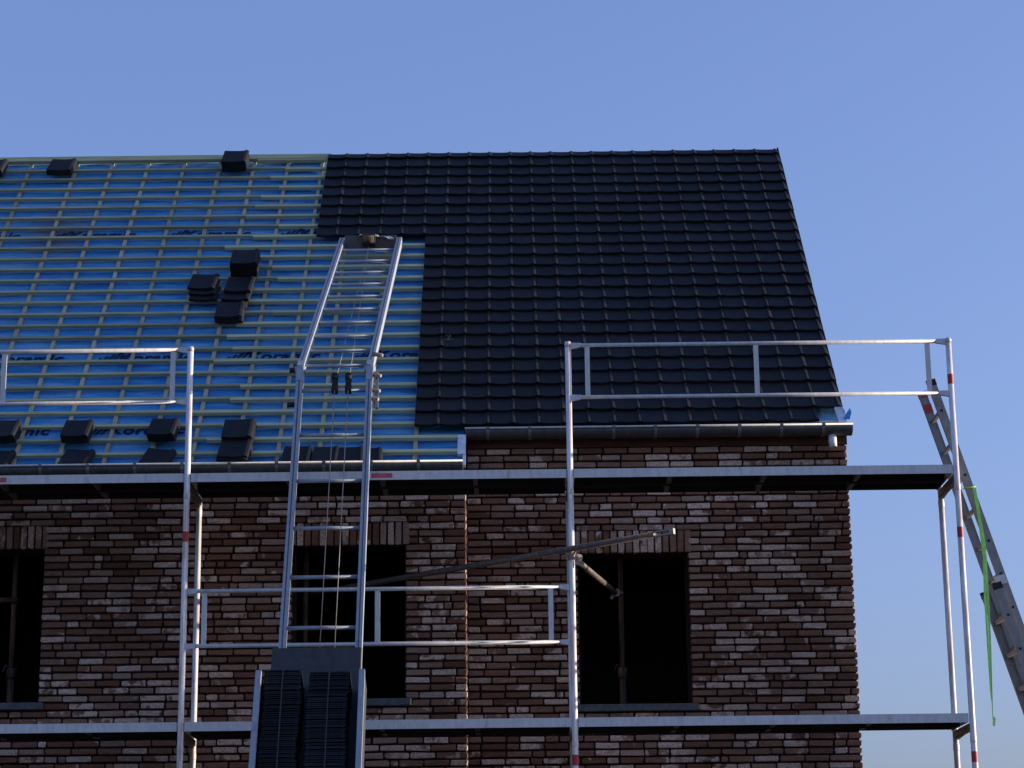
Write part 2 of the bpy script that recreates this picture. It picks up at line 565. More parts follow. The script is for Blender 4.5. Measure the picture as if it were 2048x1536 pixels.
# return of the projecting block (faces +X) and reveals of the openings
def side_bricks(xf, y0, y1, zlo, zhi, anchor, sign, par, name):
    mb = MB()
    row = math.ceil((zlo - anchor) / .0625)
    while anchor + row * .0625 + .05 < zhi:
        z0 = anchor + row * .0625 + .006; z1 = z0 + .05
        y = y0
        while y < y1 - .01:
            L = min(random.choice((.1, .2)), y1 - y)
            t = MB(); brick_shape(t, y, y + L - .012, z0, z1, 0, .06)
            vs = [(xf - sign * v.y, v.x, v.z) for v in t.v]
            mb.add(vs, [f if sign > 0 else f[::-1] for f in t.f], random.random(), random.random())
            y += L
        row += 1
    tag(mb.build(name, 'brick', par), kind='stuff')
side_bricks(XC, YL + .112, YR + .1, 3.0, 5.96, W_MID[2], 1, wall_l, 'return_courses')
for o, yf, par in ((W_RIGHT, YR, wall_r), (W_MID, YL, wall_l), (W_LEFT, YL, wall_l)):
    for i in range(2):
        mb = MB()
        mb.box((o[i] - .003 if i == 0 else o[i] - .02, yf + .1, o[2]), (o[i] + .02 if i == 0 else o[i] + .003, yf + .29, o[3]))
        mb.build('reveal', 'mortar', par)
    s = MB()
    s.box((o[0] - .045, yf - .045, o[2] - .057), (o[1] + .045, yf + .24, o[2] + .002))
    so = s.build('window_sill', 'sill', house)
    bv = so.modifiers.new('bevel', 'BEVEL'); bv.width = .006; bv.segments = 2

# body behind: gable walls, rear wall, floors
mb = MB()
mb.box((XR - .30, YR + .302, 0), (XR - .012, 9.05, 6.40))
mb.add([(XR - .012, YR + .3, 6.401), (XR - .012, 9.05, 6.401), (XR - .012, 5.02, 10.30), (XR - .3, YR + .3, 6.401), (XR - .3, 9.05, 6.401), (XR - .3, 5.02, 10.30)],
       ((0, 1, 2), (5, 4, 3), (0, 2, 5, 3), (1, 4, 5, 2)))
mb.build('gable_wall', 'side_brick', house)
mb = MB(); mb.box((XL, 9.06, 0), (XR, 9.36, 6.2)); mb.build('rear_wall', 'side_brick', house)
mb = MB(); mb.box((XL - .3, YL, 0), (XL - .002, 9.05, 6.0)); mb.build('gable_wall', 'side_brick', house)
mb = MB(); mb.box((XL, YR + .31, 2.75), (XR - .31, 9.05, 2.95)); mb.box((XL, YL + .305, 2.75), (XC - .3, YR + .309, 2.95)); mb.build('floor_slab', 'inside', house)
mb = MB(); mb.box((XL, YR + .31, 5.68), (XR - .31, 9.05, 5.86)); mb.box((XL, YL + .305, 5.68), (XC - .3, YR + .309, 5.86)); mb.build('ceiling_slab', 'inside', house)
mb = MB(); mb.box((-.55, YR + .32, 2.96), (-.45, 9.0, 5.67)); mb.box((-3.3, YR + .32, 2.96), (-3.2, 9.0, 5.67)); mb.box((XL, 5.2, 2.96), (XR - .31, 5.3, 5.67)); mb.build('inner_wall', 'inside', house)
mb = MB()
for i in range(14):
    pass
mb.box((XC + .002, YR - .018, 6.333), (XR + .0, YR + .012, 6.46))
mb.build('fascia', 'fascia', house)
mb = MB(); mb.box((XL, YL + .0, 5.985), (XC - .016, YL + .025, 6.06)); mb.build('fascia', 'fascia', house)

# ------------------------------------------------------------------ roof: underlay sheet
XV = 2.895
def sheet(mb, x0, x1, s0, s1, h, nx, ns, amp, drop=.012):
    vs = []
    for j in range(ns + 1):
        for i in range(nx + 1):
            x = x0 + (x1 - x0) * i / nx; s = s0 + (s1 - s0) * j / ns
            a = amp * noise.noise(Vector((x * 2.1, s * 3.3, 2.0))) + amp * .6 * noise.noise(Vector((x * 5.1, s * 9.0, 7.0)))
            vs.append(RP(x, s, h + a))
    mb.add(vs, [(j * (nx + 1) + i, (j + 1) * (nx + 1) + i, (j + 1) * (nx + 1) + i + 1, j * (nx + 1) + i + 1) for j in range(ns) for i in range(nx)], smooth=True)
mb = MB()
# strips of sheet lapping over each other down the slope
strip_edges = [0.02, 1.05, 2.45, 3.85, 5.05, 6.02]
for k in range(5):
    lo, hi = strip_edges[k], strip_edges[k + 1]
    last = (k == 4)
    sheet(mb, -7.4, XC - .02 if last else XC, lo, hi + (.0 if last else .05), -.060, 150, 24, .0065)
    if not last:
        sheet(mb, XC, XV - .02, lo, min(hi + .05, 5.47), -.058, 20, 10, .002)
    elif lo < 5.47:
        sheet(mb, XC + .03, XV - .02, lo, 5.47, -.058, 40, 6, .003)
roof = mb.build('roof', 'membrane', house)
roof['label'] = 'pitched roof, blue underlay and battens beside black tiles'
mb = MB()
mb.box((-7.4, -6.0, -.10), (XC, -.02, -.075), RM(0, 0))
mb.box((XC + .002, -5.45, -.10), (XV - .03, -.02, -.075), RM(0, 0))
mb.build('roof_boarding', 'fascia', roof)
# rear slope
mb = MB()
bk = Matrix.Translation(Vector((0, 2 * 5.023 + .06, 0))) @ Matrix.Scale(-1, 4, Vector((0, 1, 0)))
mb.box((-7.4, -6.0, -.10), (XV - .02, -.06, -.02), bk @ RM(0, 0))
mb.f = [f[::-1] for f in mb.f]
mb.build('rear_slope', 'tile', roof)

# printing on the underlay
def text_mesh(txt, size):
    cu = bpy.data.curves.new('print', 'FONT')
    cu.body = txt; cu.size = size; cu.offset = .006; cu.shear = .12; cu.space_character = 1.06; cu.resolution_u = 4
    ob = bpy.data.objects.new('print', cu)
    col.objects.link(ob)
    dg = bpy.context.evaluated_depsgraph_get()
    me = bpy.data.meshes.new_from_object(ob.evaluated_get(dg))
    bpy.data.objects.remove(ob); bpy.data.curves.remove(cu)
    return me
tm = text_mesh('Koramic', .185)
tw = max(v.co.x for v in tm.vertices)
bars = []
for i in range(4):
    hh = .055 + .032 * i
    bx0 = -.20 + i * .045
    bars.append(((bx0, 0), (bx0 + .030, 0), (bx0 + .030 + hh * .45, hh), (bx0 + hh * .45, hh)))
import bmesh
bmx = bmesh.new(); bmx.from_mesh(tm)
for q in bars:
    bmx.faces.new([bmx.verts.new((x, y, 0)) for x, y in q])
bmx.to_mesh(tm); bmx.free()
tm.materials.clear(); tm.materials.append(MT['ink'])
tm.name = 'print'
PR = []
for k in range(-2, 3): PR.append((-4.50 + 1.175 * k, 1.735))
for k in range(-2, 4): PR.append((-3.64 + 1.19 * k, 4.165))
for k in range(-2, 4): PR.append((-3.55 + 1.19 * k, 5.398))
for x, s in PR:
    if x < -.6 and x > -6.6 and not (x > -2.6 and s > 5):
        link('print', tm, RM(x, s, -.0500), roof)

# counter battens
CB = [-5.95, -5.555, -5.17, -4.67, -4.29, -3.90, -3.51, -3.12, -2.755, -2.39, -2.02, -1.665, -1.25, -.84]
for x in CB:
    wdt = .036
    b = MB()
    top = .04 if x < -1.95 else (1.86 if x < -.9 else 5.30)
    b.box((x - wdt / 2 + random.uniform(-.004, .004), -6.0, -.055), (x + wdt / 2, -top, -.031), RM(0, 0, 0, random.uniform(-.0015, .0015)))
    b.build('counter_batten', 'counter', roof)
# battens: older lengths on the left, fresh doubled lengths beside the tiling
NB = 26
for i in range(NB):
    s = .262 + .2206 * i + random.uniform(-.005, .005)
    b = MB()
    xj = random.uniform(-2.55, -2.2)
    b.box((-7.4, -s - .019, -.031), (xj + .1, -s + .019, -.004), RM(0, 0, 0, random.uniform(-.0007, .0007)))
    b.build('batten', 'batten', roof)
    xe = -1.90 if i < 8 else (-.84 if i < 24 else XC + random.uniform(-.01, .0))
    if i == 23: xe = -.43
    b = MB()
    ds = random.uniform(.012, .03)
    st = xj - random.uniform(.0, .35)
    if i in (9, 10, 11): st = xj - .05
    b.box((st, -s - ds - .022, -.030), (xe, -s - ds + .020, .0015), RM(0, 0, 0, random.uniform(-.0012, .0012)))
    b.build('batten', 'newwood', roof)
b = MB(); b.box((-7.4, -.075, -.03), (-1.93, .03, .012), RM(0, 0)); b.build('ridge_board', 'batten', roof)
b = MB(); b.box((-2.72, -.105, -.03), (-1.92, -.076, .008), RM(0, 0)); b.build('batten', 'newwood', roof)

# ------------------------------------------------------------------ roof tiles
TW, TG = .2205, .221
def tile_mesh(name, skirt=False, loose=False):
    m = MB()
    prof = [(0, .000), (.012, -.001), (.060, -.0035), (.110, -.0045), (.155, -.0035), (.184, -.001), (.189, .0085), (.197, .0090), (.2155, .0025), (.222, -.006)]
    L = .285
    rows = []
    for y, dz, sag in ((0, .016, 1), (.005, .018, .9), (L, -.016, 0)):
        rows.append([(x, y - .006 * sag * math.sin(math.pi * min(1, x / .19)), z + dz) for x, z in prof])
    n = len(prof)
    vs = [p for r in rows for p in r]
    fs = []
    for a in range(2):
        for i in range(n - 1):
            fs.append((a * n + i, a * n + i + 1, (a + 1) * n + i + 1, (a + 1) * n + i))
    o = len(vs)
    vs += [(x, y, (z - .024)) for x, y, z in rows[0]] + [(prof[0][0], L, -.030), (prof[-1][0], L, -.030)]
    for i in range(n - 1):
        fs.append((o + i, o + i + 1, i + 1, i))
    fs.append((o, 0, n, 2 * n, o + n))                       # left edge
    fs.append((n - 1, o + n - 1, o + n + 1, 3 * n - 1, 2 * n - 1))
    fs.append(tuple([o + n] + [o + n + 1] + [o + i for i in range(n - 1, -1, -1)]))
    fs.append((2 * n, ) + tuple(2 * n + i for i in range(1, n)) + (o + n + 1, o + n))
    m.add(vs, fs)
    if skirt:
        m.box((.2225, -.004, -.085), (.236, L - .075, .004))
    return m
t_plain = tile_mesh('tile').mesh('tile', MT['tile'])
t_verge = tile_mesh('verge_tile', True).mesh('verge_tile', MT['tile'])
def tile_matrix(j, m):
    s = .14 + TG * j
    x = XV - TW * m
    return RM(x + random.uniform(-.0018, .0018), s + random.uniform(-.004, .004), .030 + random.uniform(-.0022, .0022), random.uniform(-.006, .006), math.radians(-3.5) * 0)
far = MB()
for j in range(25):
    mmax = 22 if j <= 8 else 17
    for m in range(1, mmax + 1):
        if j == 24 and m == 1:
            continue
        M = tile_matrix(j, m)
        if j >= 8:
            link('tile', t_verge if m == 1 else t_plain, M, roof)
        else:
            src = tile_mesh('x', m == 1)
            L = [M @ v for v in src.v]
            if j == 0:     # top course is cut short at the ridge
                L = [RP(v.x, max((v - RO).dot(ES), -.01), min((v - RO).dot(EN), .036 if (v - RO).dot(ES) < .06 else 1.0)) for v in L]
            r = random.random()
            far.add(L, src.f, r)
tag(far.build('tile_courses', 'tile', roof), kind='stuff')
# chalk scrawl on one tile
ck = MB()
cx, cs = -.585, 4.03
pts = [(-.03, .09), (-.005, .108), (.02, .095), (.012, .072), (-.008, .05), (.0, .03), (.035, .026), (-.045, .016), (.05, .012)]
for a, b_ in zip(pts[:-1], pts[1:]):
    ck.bar(RP(cx + a[0], cs - a[1], .0475), RP(cx + b_[0], cs - b_[1], .0475), .006, .002, EN)
ck.build('chalk_mark', 'chalk', roof)

# ------------------------------------------------------------------ gutters
def gutter(x0, x1, yl, zl, wid, dep, bracket, label):
    """half-round gutter; yl,zl = front lip"""
    m = MB()
    n = 10
    sec = []
    for k in range(n + 1):
        a = math.pi * k / n
        sec.append((yl + wid / 2 - wid / 2 * math.cos(a), zl - dep * math.sin(a) ** .75))
    th = .004
    prof = sec + [(yl + wid / 2 - (wid / 2 - th) * math.cos(math.pi * k / n), zl + .0 - (dep - th) * math.sin(math.pi * k / n) ** .75) for k in range(n, -1, -1)]
    P = len(prof)
    vs = [(x, y, z) for x in (x0, x1) for y, z in prof]
    m.add(vs, [(k, P + k, P + (k + 1) % P, (k + 1) % P) for k in range(P)], smooth=True)
    for e, x in ((0, x0), (1, x1)):
        base = [(x, y, z) for y, z in sec]
        m.add(base, [tuple(range(n + 1)) if e == 0 else tuple(range(n, -1, -1))])
    o = m.build('gutter', 'zinc', house)
    o['label'] = label
    b = MB(); b.tube([(x0, yl - .003, zl + .002), (x1, yl - .003, zl + .002)], .009, 8); b.build('gutter_lip', 'galv', o)  # paler metal than the trough paints in the highlight along the lip
    x = x0 + .2
    while x < x1:
        b = MB()
        for k in range(n):
            p, q = sec[k], sec[k + 1]
            b.bar((x, p[0] - .003 * (1 if k < n / 2 else -1), p[1] - .004), (x, q[0] - .003 * (1 if k < n / 2 else -1), q[1] - .004), .028, .004, (0, -1, 0) if k in (0, n - 1) else (0, 0, 1))
        b.box((x - .015, yl - .014, zl - .008), (x + .015, yl + .03, zl + .014))
        b.build('gutter_bracket', 'bracket', o)
        x += bracket
    return o
g_r = gutter(XC - .01, XR + .03, 1.205, 6.468, .18, .080, .365, 'grey zinc gutter under the tiles')
g_l = gutter(-7.4, XC - .02, .775, 6.085, .20, .09, .40, 'grey zinc gutter under the blue sheet')
m = MB(); m.tube([(2.79, 1.295, 6.40), (2.79, 1.295, 6.34), (2.792, 1.292, 6.285)], [.036, .036, .034], 14); m.build('outlet_pipe', 'white', g_r)
# foil edgings
m = MB()
m.box((-.475, -5.86, -.02), (-.405, -5.56, .006), RM(0, 0)); m.box((-.428, -6.02, -.03), (-.403, -5.84, .0), RM(0, 0, 0, .0))
m.build('edge_foil', 'tape', roof)
m = MB()
p = [RP(2.83, 5.17, .035), RP(2.895, 5.17, .035), RP(2.915, 5.33, .055), RP(2.915, 5.47, .03), RP(2.845, 5.47, .03)]
q = [v - EN * .006 for v in p]
m.add(p + q, [(4, 3, 2, 1, 0), (5, 6, 7, 8, 9)] + [(i, (i + 1) % 5, 5 + (i + 1) % 5, 5 + i) for i in range(5)])
m.build('edge_foil', 'tape', roof)
m = MB()
p = [RP(2.885, 5.43, .045), RP(2.96, 5.30, .07), RP(2.965, 5.37, .065), RP(2.94, 5.45, .05)]
q = [v - EN * .005 for v in p]
m.add(p + q, [(3, 2, 1, 0), (4, 5, 6, 7)] + [(i, (i + 1) % 4, 4 + (i + 1) % 4, 4 + i) for i in range(4)])
m.build('underlay_flap', 'membrane', roof)
m = MB(); m.box((2.68, -5.43, -.03), (2.87, -5.395, .0), RM(0, 0)); m.build('batten', 'newwood', roof)

# ------------------------------------------------------------------ scaffold
PX = [-5.74, -2.635, .462, 3.585]
scaf = thing('scaffold', 'galvanised steel tube scaffold with two decks along the brick front', 'scaffold', (-1.1, .35, 0))
def standard(x, y, ztop, bands):
    m = MB(); m.tube([(x, y, .02), (x, y, ztop)], .0242, 14)
    o = m.build('standard', 'post', scaf)
    for z in (1.75, 3.60, 5.62):
        if z < ztop - .1:
            c = MB(); c.tube([(x, y, z), (x, y, z + .004), (x, y, z + .05), (x, y, z + .054)], [.0245, .0262, .0262, .0245], 14); c.build('joint_sleeve', 'post', o)
    for z in bands:
        c = MB(); c.tube([(x, y, z - .042), (x, y, z + .042)], .0252, 14, False); c.build('red_band', 'red', o)
    b = MB(); b.box((x - .07, y - .07, 0.001), (x + .07, y + .07, .02)); b.build('base_plate', 'galv', o)
    return o
standard(PX[0], 0, 6.89, [5.31]); standard(PX[1], 0, 6.89, [5.31]); standard(PX[2], 0, 6.90, [3.50]); standard(PX[3], 0, 6.86, [6.545, 5.275, 3.49])
for x in PX:
    standard(x, .70, 5.80, [])
for z in (1.83, 3.83, 5.83):
    for x in PX:      # transoms
        m = MB(); m.box((x - .024, .022, z - .125), (x + .024, .678, z - .076)); m.build('transom', 'tube', scaf)
        m = MB(); m.bar((x, .66, z - .13), (x, .40, z - .115), .03, .03); m.build('gusset', 'tube', scaf)
    for i in range(3):
        xa, xb = PX[i] + .03, PX[i + 1] - .03
        for k, y0 in enumerate((-.012, .345)):
            m = MB()
            y1 = y0 + .335
            m.box((xa, y0, z - .072), (xb, y0 + .004, z))
            m.box((xa + .001, y0 + .0042, z - .070), (xa + .006, y1 - .0042, z - .0065)); m.box((xb - .006, y0 + .0042, z - .070), (xb - .001, y1 - .0042, z - .0065))
            d = m.build('deck_board', 'galv' if k == 0 else 'ply', scaf)  # rear board and inner lips near-black: under-deck shade put into their colour
            bl = MB(); bl.box((xa, y1 - .004, z - .060), (xb, y1, z)); bl.build('rear_lip', 'ply', d)
            pl = MB(); pl.box((xa + .0065, y0 + .0041, z - .012), (xb - .0065, y1 - .0041, z - .001)); pl.build('plywood_panel', 'ply', d)
            for t in range(1, 4):
                xx = xa + (xb - xa) * t / 4 + .02
                r = MB(); r.box((xx - .018, y0 + .0045, z - .060), (xx + .018, y1 - .0045, z - .0125)); r.build('stiffener', 'stiff', d)
            if k == 0 and z > 5:
                xs_ = {0: -4.18, 1: -1.06}.get(i)
                if xs_:
                    st = MB(); st.box((xs_ - .085, y0 - .0015, z - .056), (xs_ + .085, y0 - .0003, z - .018)); st.build('sticker', 'sticker', d)
def guardrail(i, z0, bal, label):
    xa, xb = PX[i] + .026, PX[i + 1] - .026
    root_mb = MB()
    zt, zm = z0 + 1.04, z0 + .60
    root_mb.tube([(xa + .05, 0, zt), (xb - .05, 0, zt)], .0165, 12)
    root = root_mb.build('guardrail', 'rail', scaf)
    root['label'] = label
    m = MB(); m.tube([(xa + .05, 0, zm), (xb - .05, 0, zm)], .0165, 12); m.build('rail', 'rail', root)
    for z in (zt, zm):
        for x, sg in ((xa, 1), (xb, -1)):
            m = MB()
            m.add([(x - sg * .004, -.012, z - .030), (x - sg * .004, .012, z - .030), (x - sg * .004, .012, z + .020), (x - sg * .004, -.012, z + .020),
                   (x + sg * .075, -.0166, z - .0168), (x + sg * .075, .0166, z - .0168), (x + sg * .075, .0166, z + .0168), (x + sg * .075, -.0166, z + .0168)],
                  [f if sg > 0 else f[::-1] for f in ((0, 3, 2, 1), (4, 5, 6, 7), (0, 1, 5, 4), (1, 2, 6, 5), (2, 3, 7, 6), (3, 0, 4, 7))])
            m.build('hook_end', 'rail', root)
    for x in bal:
        m = MB(); m.box((x - .020, -.006, zm + .012), (x + .020, .006, zt - .012)); m.build('baluster', 'galv', root)
guardrail(2, 5.83, [.619, 2.003, 3.41], 'guardrail in front of the black tiles')
guardrail(0, 5.83, [-5.55, -4.161, -2.777], 'guardrail in front of the blue sheeting')
guardrail(1, 3.83, [-2.472, -1.092, .289], 'guardrail on the lower deck beside the hoist')
# top caps where the rail laps the standard
for x in (PX[1], PX[2], PX[3]):
    m = MB(); m.tube([(x, 0, 6.855), (x, 0, 6.885), (x - .0, 0, 6.897)], [.026, .027, .018], 14); m.build('post_cap', 'rail', scaf)
# tie tubes
A = Vector((-1.95, 1.53, 5.059)); B = Vector((1.10, -.49, 5.194)); dB = (B - A).normalized()
m = MB(); m.tube([A, B], .0242, 14); tie = m.build('tie_tube', 'tube', scaf); tie['label'] = 'long dark tube slanting across to a fork end'
m = MB()
for sg in (-1, 1):
    up = Vector((0, 0, 1)) - dB * dB.z; up.normalize()
    m.bar(B - dB * .01 + up * .017 * sg, B + dB * .14 + up * .017 * sg, .03, .011, up)
m.bar(B + dB * .135, B + dB * .175, .03, .045, (0, 0, 1))
m.build('fork_end', 'cast', tie)
A2 = Vector((.485, .03, 5.105)); B2 = Vector((.90, 1.80, 5.10))
m = MB(); m.tube([A2, B2], .0242, 14); tie2 = m.build('tie_tube', 'tube', scaf); tie2['label'] = 'short tube running into the right window'
cp = MB()
cp.tube([(PX[2], 0, 5.085), (PX[2], 0, 5.145)], .034, 10)
cp.tube([(PX[2] + .01, .0, 5.115), (PX[2] + .07, .05, 5.112)], .028, 10)
cp.tube([Vector((.485, .05, 5.105)), Vector((.502, .12, 5.1047))], .036, 10)
cp.bar((PX[2] - .045, -.03, 5.12), (PX[2] + .0, -.035, 5.165), .02, .025)
cp.bar((PX[2] - .01, -.04, 5.09), (PX[2] + .03, -.05, 5.15), .012, .016)
cp.bar((PX[2] + .04, -.02, 5.07), (PX[2] + .09, -.02, 5.04), .02, .03)
cp.build('coupler', 'cast', scaf)
cp = MB(); q = B2 - (B2 - A2).normalized() * .02
cp.tube([q - Vector((.0, .06, 0)), q], .034, 10); cp.tube([q + Vector((.035, 0, .0)), q + Vector((.06, 0, .01))], .014, 8); cp.bar(q + Vector((-.05, -.02, -.05)), q + Vector((.0, -.02, .01)), .025, .03)
cp.build('coupler', 'cast', scaf)

# ------------------------------------------------------------------ steel props in the window openings
def prop(x, y, label):
    t = thing('steel_prop', label, 'prop', (x, y, 2.95), 'props standing inside the windows')
    m = MB(); m.tube([(x, y, 2.96), (x, y, 4.42)], .030, 12); m.build('outer_tube', 'prop', t)
    m = MB(); m.tube([(x, y, 4.421), (x, y, 5.67)], .0235, 12); m.build('inner_tube', 'prop', t)
    m = MB(); m.tube([(x, y, 4.36), (x, y, 4.45)], .042, 12); m.tube([(x - .07, y, 4.42), (x - .05, y, 4.48), (x + .05, y, 4.44)], .007, 6); m.build('collar_nut', 'prop', t)
    m = MB(); m.box((x - .06, y - .06, 2.951), (x + .06, y + .06, 2.961)); m.build('foot_plate', 'prop', t)
    m = MB(); m.box((x - .06, y - .06, 5.668), (x + .06, y + .06, 5.679)); m.build('head_plate', 'prop', t)
    return t
prop(.935, 1.815, 'dark steel prop inside the window with a short tube clamped to it')
prop(-1.80, 1.40, 'dark steel prop inside the window behind the hoist ladder')
prop(-4.31, 1.40, 'dark steel prop with a level tube, in the window left of the scaffold post')
m = MB(); m.tube([(-5.0, 1.36, 5.045), (-4.27, 1.36, 5.035)], .0235, 12)
o = m.build('level_tube', 'prop', scaf)

# ------------------------------------------------------------------ hoist ladder
hoist = thing('roof_hoist', 'aluminium roof hoist ladder bent over the eave beside the black tiles', 'hoist', (-1.445, -2.93, 0))
KN = Vector((0, .05, 6.70)); LOWD = Vector((0, -.407, -.913)); LON = Vector((0, -.913, .407))
TOP = RP(0, 2.16, .10)
UPD = (Vector((0, TOP.y, TOP.z)) - KN).normalized(); UPN = Vector((0, -UPD.z, UPD.y))
XA, XB = -1.735, -1.165
FOOT = KN + LOWD * (KN.z / .913 - .01)
for x in (XA, XB):
    for a, b, nn, trim in ((KN + LOWD * .05, FOOT, LON, 0), (KN + UPD * .03, KN + UPD * ((Vector((0, TOP.y, TOP.z)) - KN).length), UPN, 0)):
        va, vb = Vector((x, a.y, a.z)), Vector((x + (.06 if nn is UPN else 0), b.y, b.z))
        m = MB(); m.bar(va, vb, .051, .080, nn)
        st = m.build('stile', 'alu', hoist)
        m = MB(); m.bar(va + nn * .0407, vb + nn * .0407, .009, .002, nn); m.build('groove_shade', 'groove_shade_alu', st)  # flat dark strip paints the shade of a recessed channel
    m = MB(); kx = Vector((x, KN.y, KN.z))
    m.bar(kx + LOWD * .14, kx + LOWD * .0, .057, .087, LON); m.bar(kx, kx + UPD * .12, .057, .087, UPN)
    m.tube([kx - EX * .045, kx + EX * .045], .032, 12)
    m.build('knee_joint', 'alu', hoist)
t = .22
while t < 7.2:
    c = KN + LOWD * t
    m = MB(); m.tube([(XA + .02, c.y, c.z), (XB - .02, c.y, c.z)], .0155, 10); m.build('rung', 'alu', hoist)
    t += .455
ul = (Vector((0, TOP.y, TOP.z)) - KN).length
t = .10
while t < ul - .15:
    c = KN + UPD * t
    sx = .06 * t / ul
    m = MB(); m.tube([(XA + .02 + sx, c.y, c.z), (XB - .02 + sx, c.y, c.z)], .0155, 10); m.build('rung', 'alu', hoist)
    t += .405
c = KN + UPD * (ul - .06)
m = MB(); m.bar((XA + .09, c.y, c.z), (XB + .03, c.y, c.z), .02, .15, (0, -.35, 1)); m.build('head_plate', 'stiff', hoist)
for x in (XA, XB):
    c = KN + UPD * (ul - .03) - UPN * .055
    m = MB(); m.tube([(x + .03, c.y, c.z), (x + .09, c.y, c.z)], .045, 14); m.build('roller', 'black', hoist)
# head pulley under a crumpled sheet
c = KN + UPD * (ul - .10)
m = MB(); m.box((-1.47, c.y - .09, c.z - .02), (-1.34, c.y + .05, c.z + .08)); m.tube([(-1.46, c.y - .08, c.z + .02), (-1.35, c.y - .08, c.z + .02)], .042, 14); m.build('head_pulley', 'prop', hoist)
m = MB()
n1, n2 = 14, 8
for j in range(n2 + 1):
    for i in range(n1 + 1):
        u, v = i / n1, j / n2
        x = -1.50 + .34 * u
        z = .085 + .035 * noise.noise(Vector((u * 5, v * 4, 3))) - .09 * abs(v - .5) ** 1.5 - .05 * max(0, u - .45)
        p = Vector((x + .02 * noise.noise(Vector((u * 7, v * 7, 9))), c.y + .02 + .14 * (v - .35), c.z + z + .02))
        m.v.append(p)
for j in range(n2):
    for i in range(n1):
        m.f.append([j * (n1 + 1) + i, j * (n1 + 1) + i + 1, (j + 1) * (n1 + 1) + i + 1, (j + 1) * (n1 + 1) + i]); m.r.append(0); m.r2.append(0); m.sm.append(False)
o = m.build('pulley_cover', 'rag', hoist)
sm = o.modifiers.new('solid', 'SOLIDIFY'); sm.thickness = .004
# pulleys and lift cables between the stiles
for i, x in enumerate((-1.445, -1.335)):
    k = KN + LOWD * .16 + LON * .02
    m = MB(); m.box((x - .022, k.y - .02, k.z - .085), (x + .022, k.y + .03, k.z + .085)); m.tube([(x - .026, k.y, k.z - .05), (x + .026, k.y, k.z - .05)], .036, 12); m.tube([(x - .026, k.y, k.z + .05), (x + .026, k.y, k.z + .05)], .026, 12)
    m.build('pulley_block', 'black', hoist)
    e = KN + LOWD * 2.75 + LON * .06
    m = MB(); m.tube([(x, k.y, k.z), (x - .005, e.y, e.z)], .0035, 6); m.build('cable', 'cable', hoist)
    e2 = KN + UPD * (ul - .15) + UPN * .0
    m = MB(); m.tube([(x, k.y, k.z), (-1.40, e2.y, e2.z)], .003, 6); m.build('cable', 'cable', hoist)
# adjusting levers on the right knee
m = MB()
for q in ((0.075, .05, .09), (.065, -.08, .02), (.06, -.20, -.01), (.05, -.30, .0)):
    c = KN + LOWD * (-q[1]) ; m.tube([(XB + .02, c.y, c.z + q[2]), (XB + .03 + q[0], c.y - .03, c.z + q[2] - .02)], [.02, .014], 8)
m.bar(Vector((XB + .055, KN.y, KN.z - .02)), Vector((XB + .065, KN.y - .12, KN.z - .36)), .025, .03, LON)
m.build('knee_lever', 'cast', hoist)
m = MB()
for q in (.0, .36):
    c = KN + LOWD * q; m.tube([(XA - .09, c.y, c.z), (XA - .02, c.y, c.z)], .022, 10)
m.build('knee_bolt', 'black', hoist)

# ------------------------------------------------------------------ carriage with roof tiles
def HP(x, t, h):   # point on the lower hoist plane: t metres below the knee, h off the plane
    return Vector((x, KN.y, KN.z)) + LOWD * t + LON * h
car = thing('hoist_carriage', 'dark carriage board with silver side rails on the hoist ladder', 'carriage', HP(-1.5, 4.0, .08))
def slab(mb, x0, x1, t0, t1, h0, h1):
    p = [HP(x, t, h) for h in (h0, h1) for x, t in ((x0, t0), (x1, t0), (x1, t1), (x0, t1))]
    mb.add(p, ((0, 1, 2, 3), (7, 6, 5, 4), (0, 4, 5, 1), (1, 5, 6, 2), (2, 6, 7, 3), (3, 7, 4, 0)))
m = MB(); slab(m, -1.800, -1.133, 2.72, 4.35, .070, .090)
o = m.build('back_board', 'board', car); bv = o.modifiers.new('b', 'BEVEL'); bv.width = .012; bv.segments = 3
for x in (-1.868, -1.122):
    m = MB(); slab(m, x, x + .035, 3.09, 4.40, .0901, .34); 
    m2 = MB(); slab(m2, x - .003, x + .038, 3.085, 4.40, .3402, .375)
    o = m.build('side_panel', 'board', car); m2.build('side_rail', 'alu', car)
m = MB(); slab(m, -1.868, -1.088, 4.352, 4.39, .091, .36); m.build('foot_ledge', 'board', car)
def carried_stack(x0, x1, t0, seed, label):
    rnd = random.Random(seed)
    t = thing('tile_stack', label, 'roof tiles', HP((x0 + x1) / 2, 4.35, .1), 'tile stacks on the hoist carriage')
    tt = t0
    nb = 0
    while tt < 4.33:
        nt = rnd.randint(9, 12)
        sh = rnd.uniform(-.010, .010)
        b = MB()
        for k in range(nt):
            if tt > 4.335: break
            e = rnd.uniform(-.005, .005)
            h1 = .310 + rnd.uniform(-.007, .007)
            # each tile: a thin body with raised ribs at both sides and at mid width
            slab(b, x0 + sh + e, x1 + sh + e, tt, tt + .0105, .0905, h1)
            xm = (x0 + x1) / 2 + sh + e
            for xr in (x0 + .02 + sh, xm, x1 - .02 + sh):
                slab(b, xr - .008, xr + .008, tt + .0106, tt + .0165, .0906, h1 + .003)
            tt += .0168
        b.build('tile_bundle', 'tile', t)
        tt += .004
        nb += 1
    m = MB(); xm = (x0 + x1) / 2; slab(m, xm - .004, xm + .004, t0, 4.34, .3225, .3245); m.build('binding_strap', 'board', t)
carried_stack(-1.815, -1.545, 3.05, 3, 'tall stack of black roof tiles on the hoist carriage, away from the open window')
carried_stack(-1.490, -1.200, 3.07, 5, 'tall stack of black roof tiles on the hoist carriage, next to the open window')

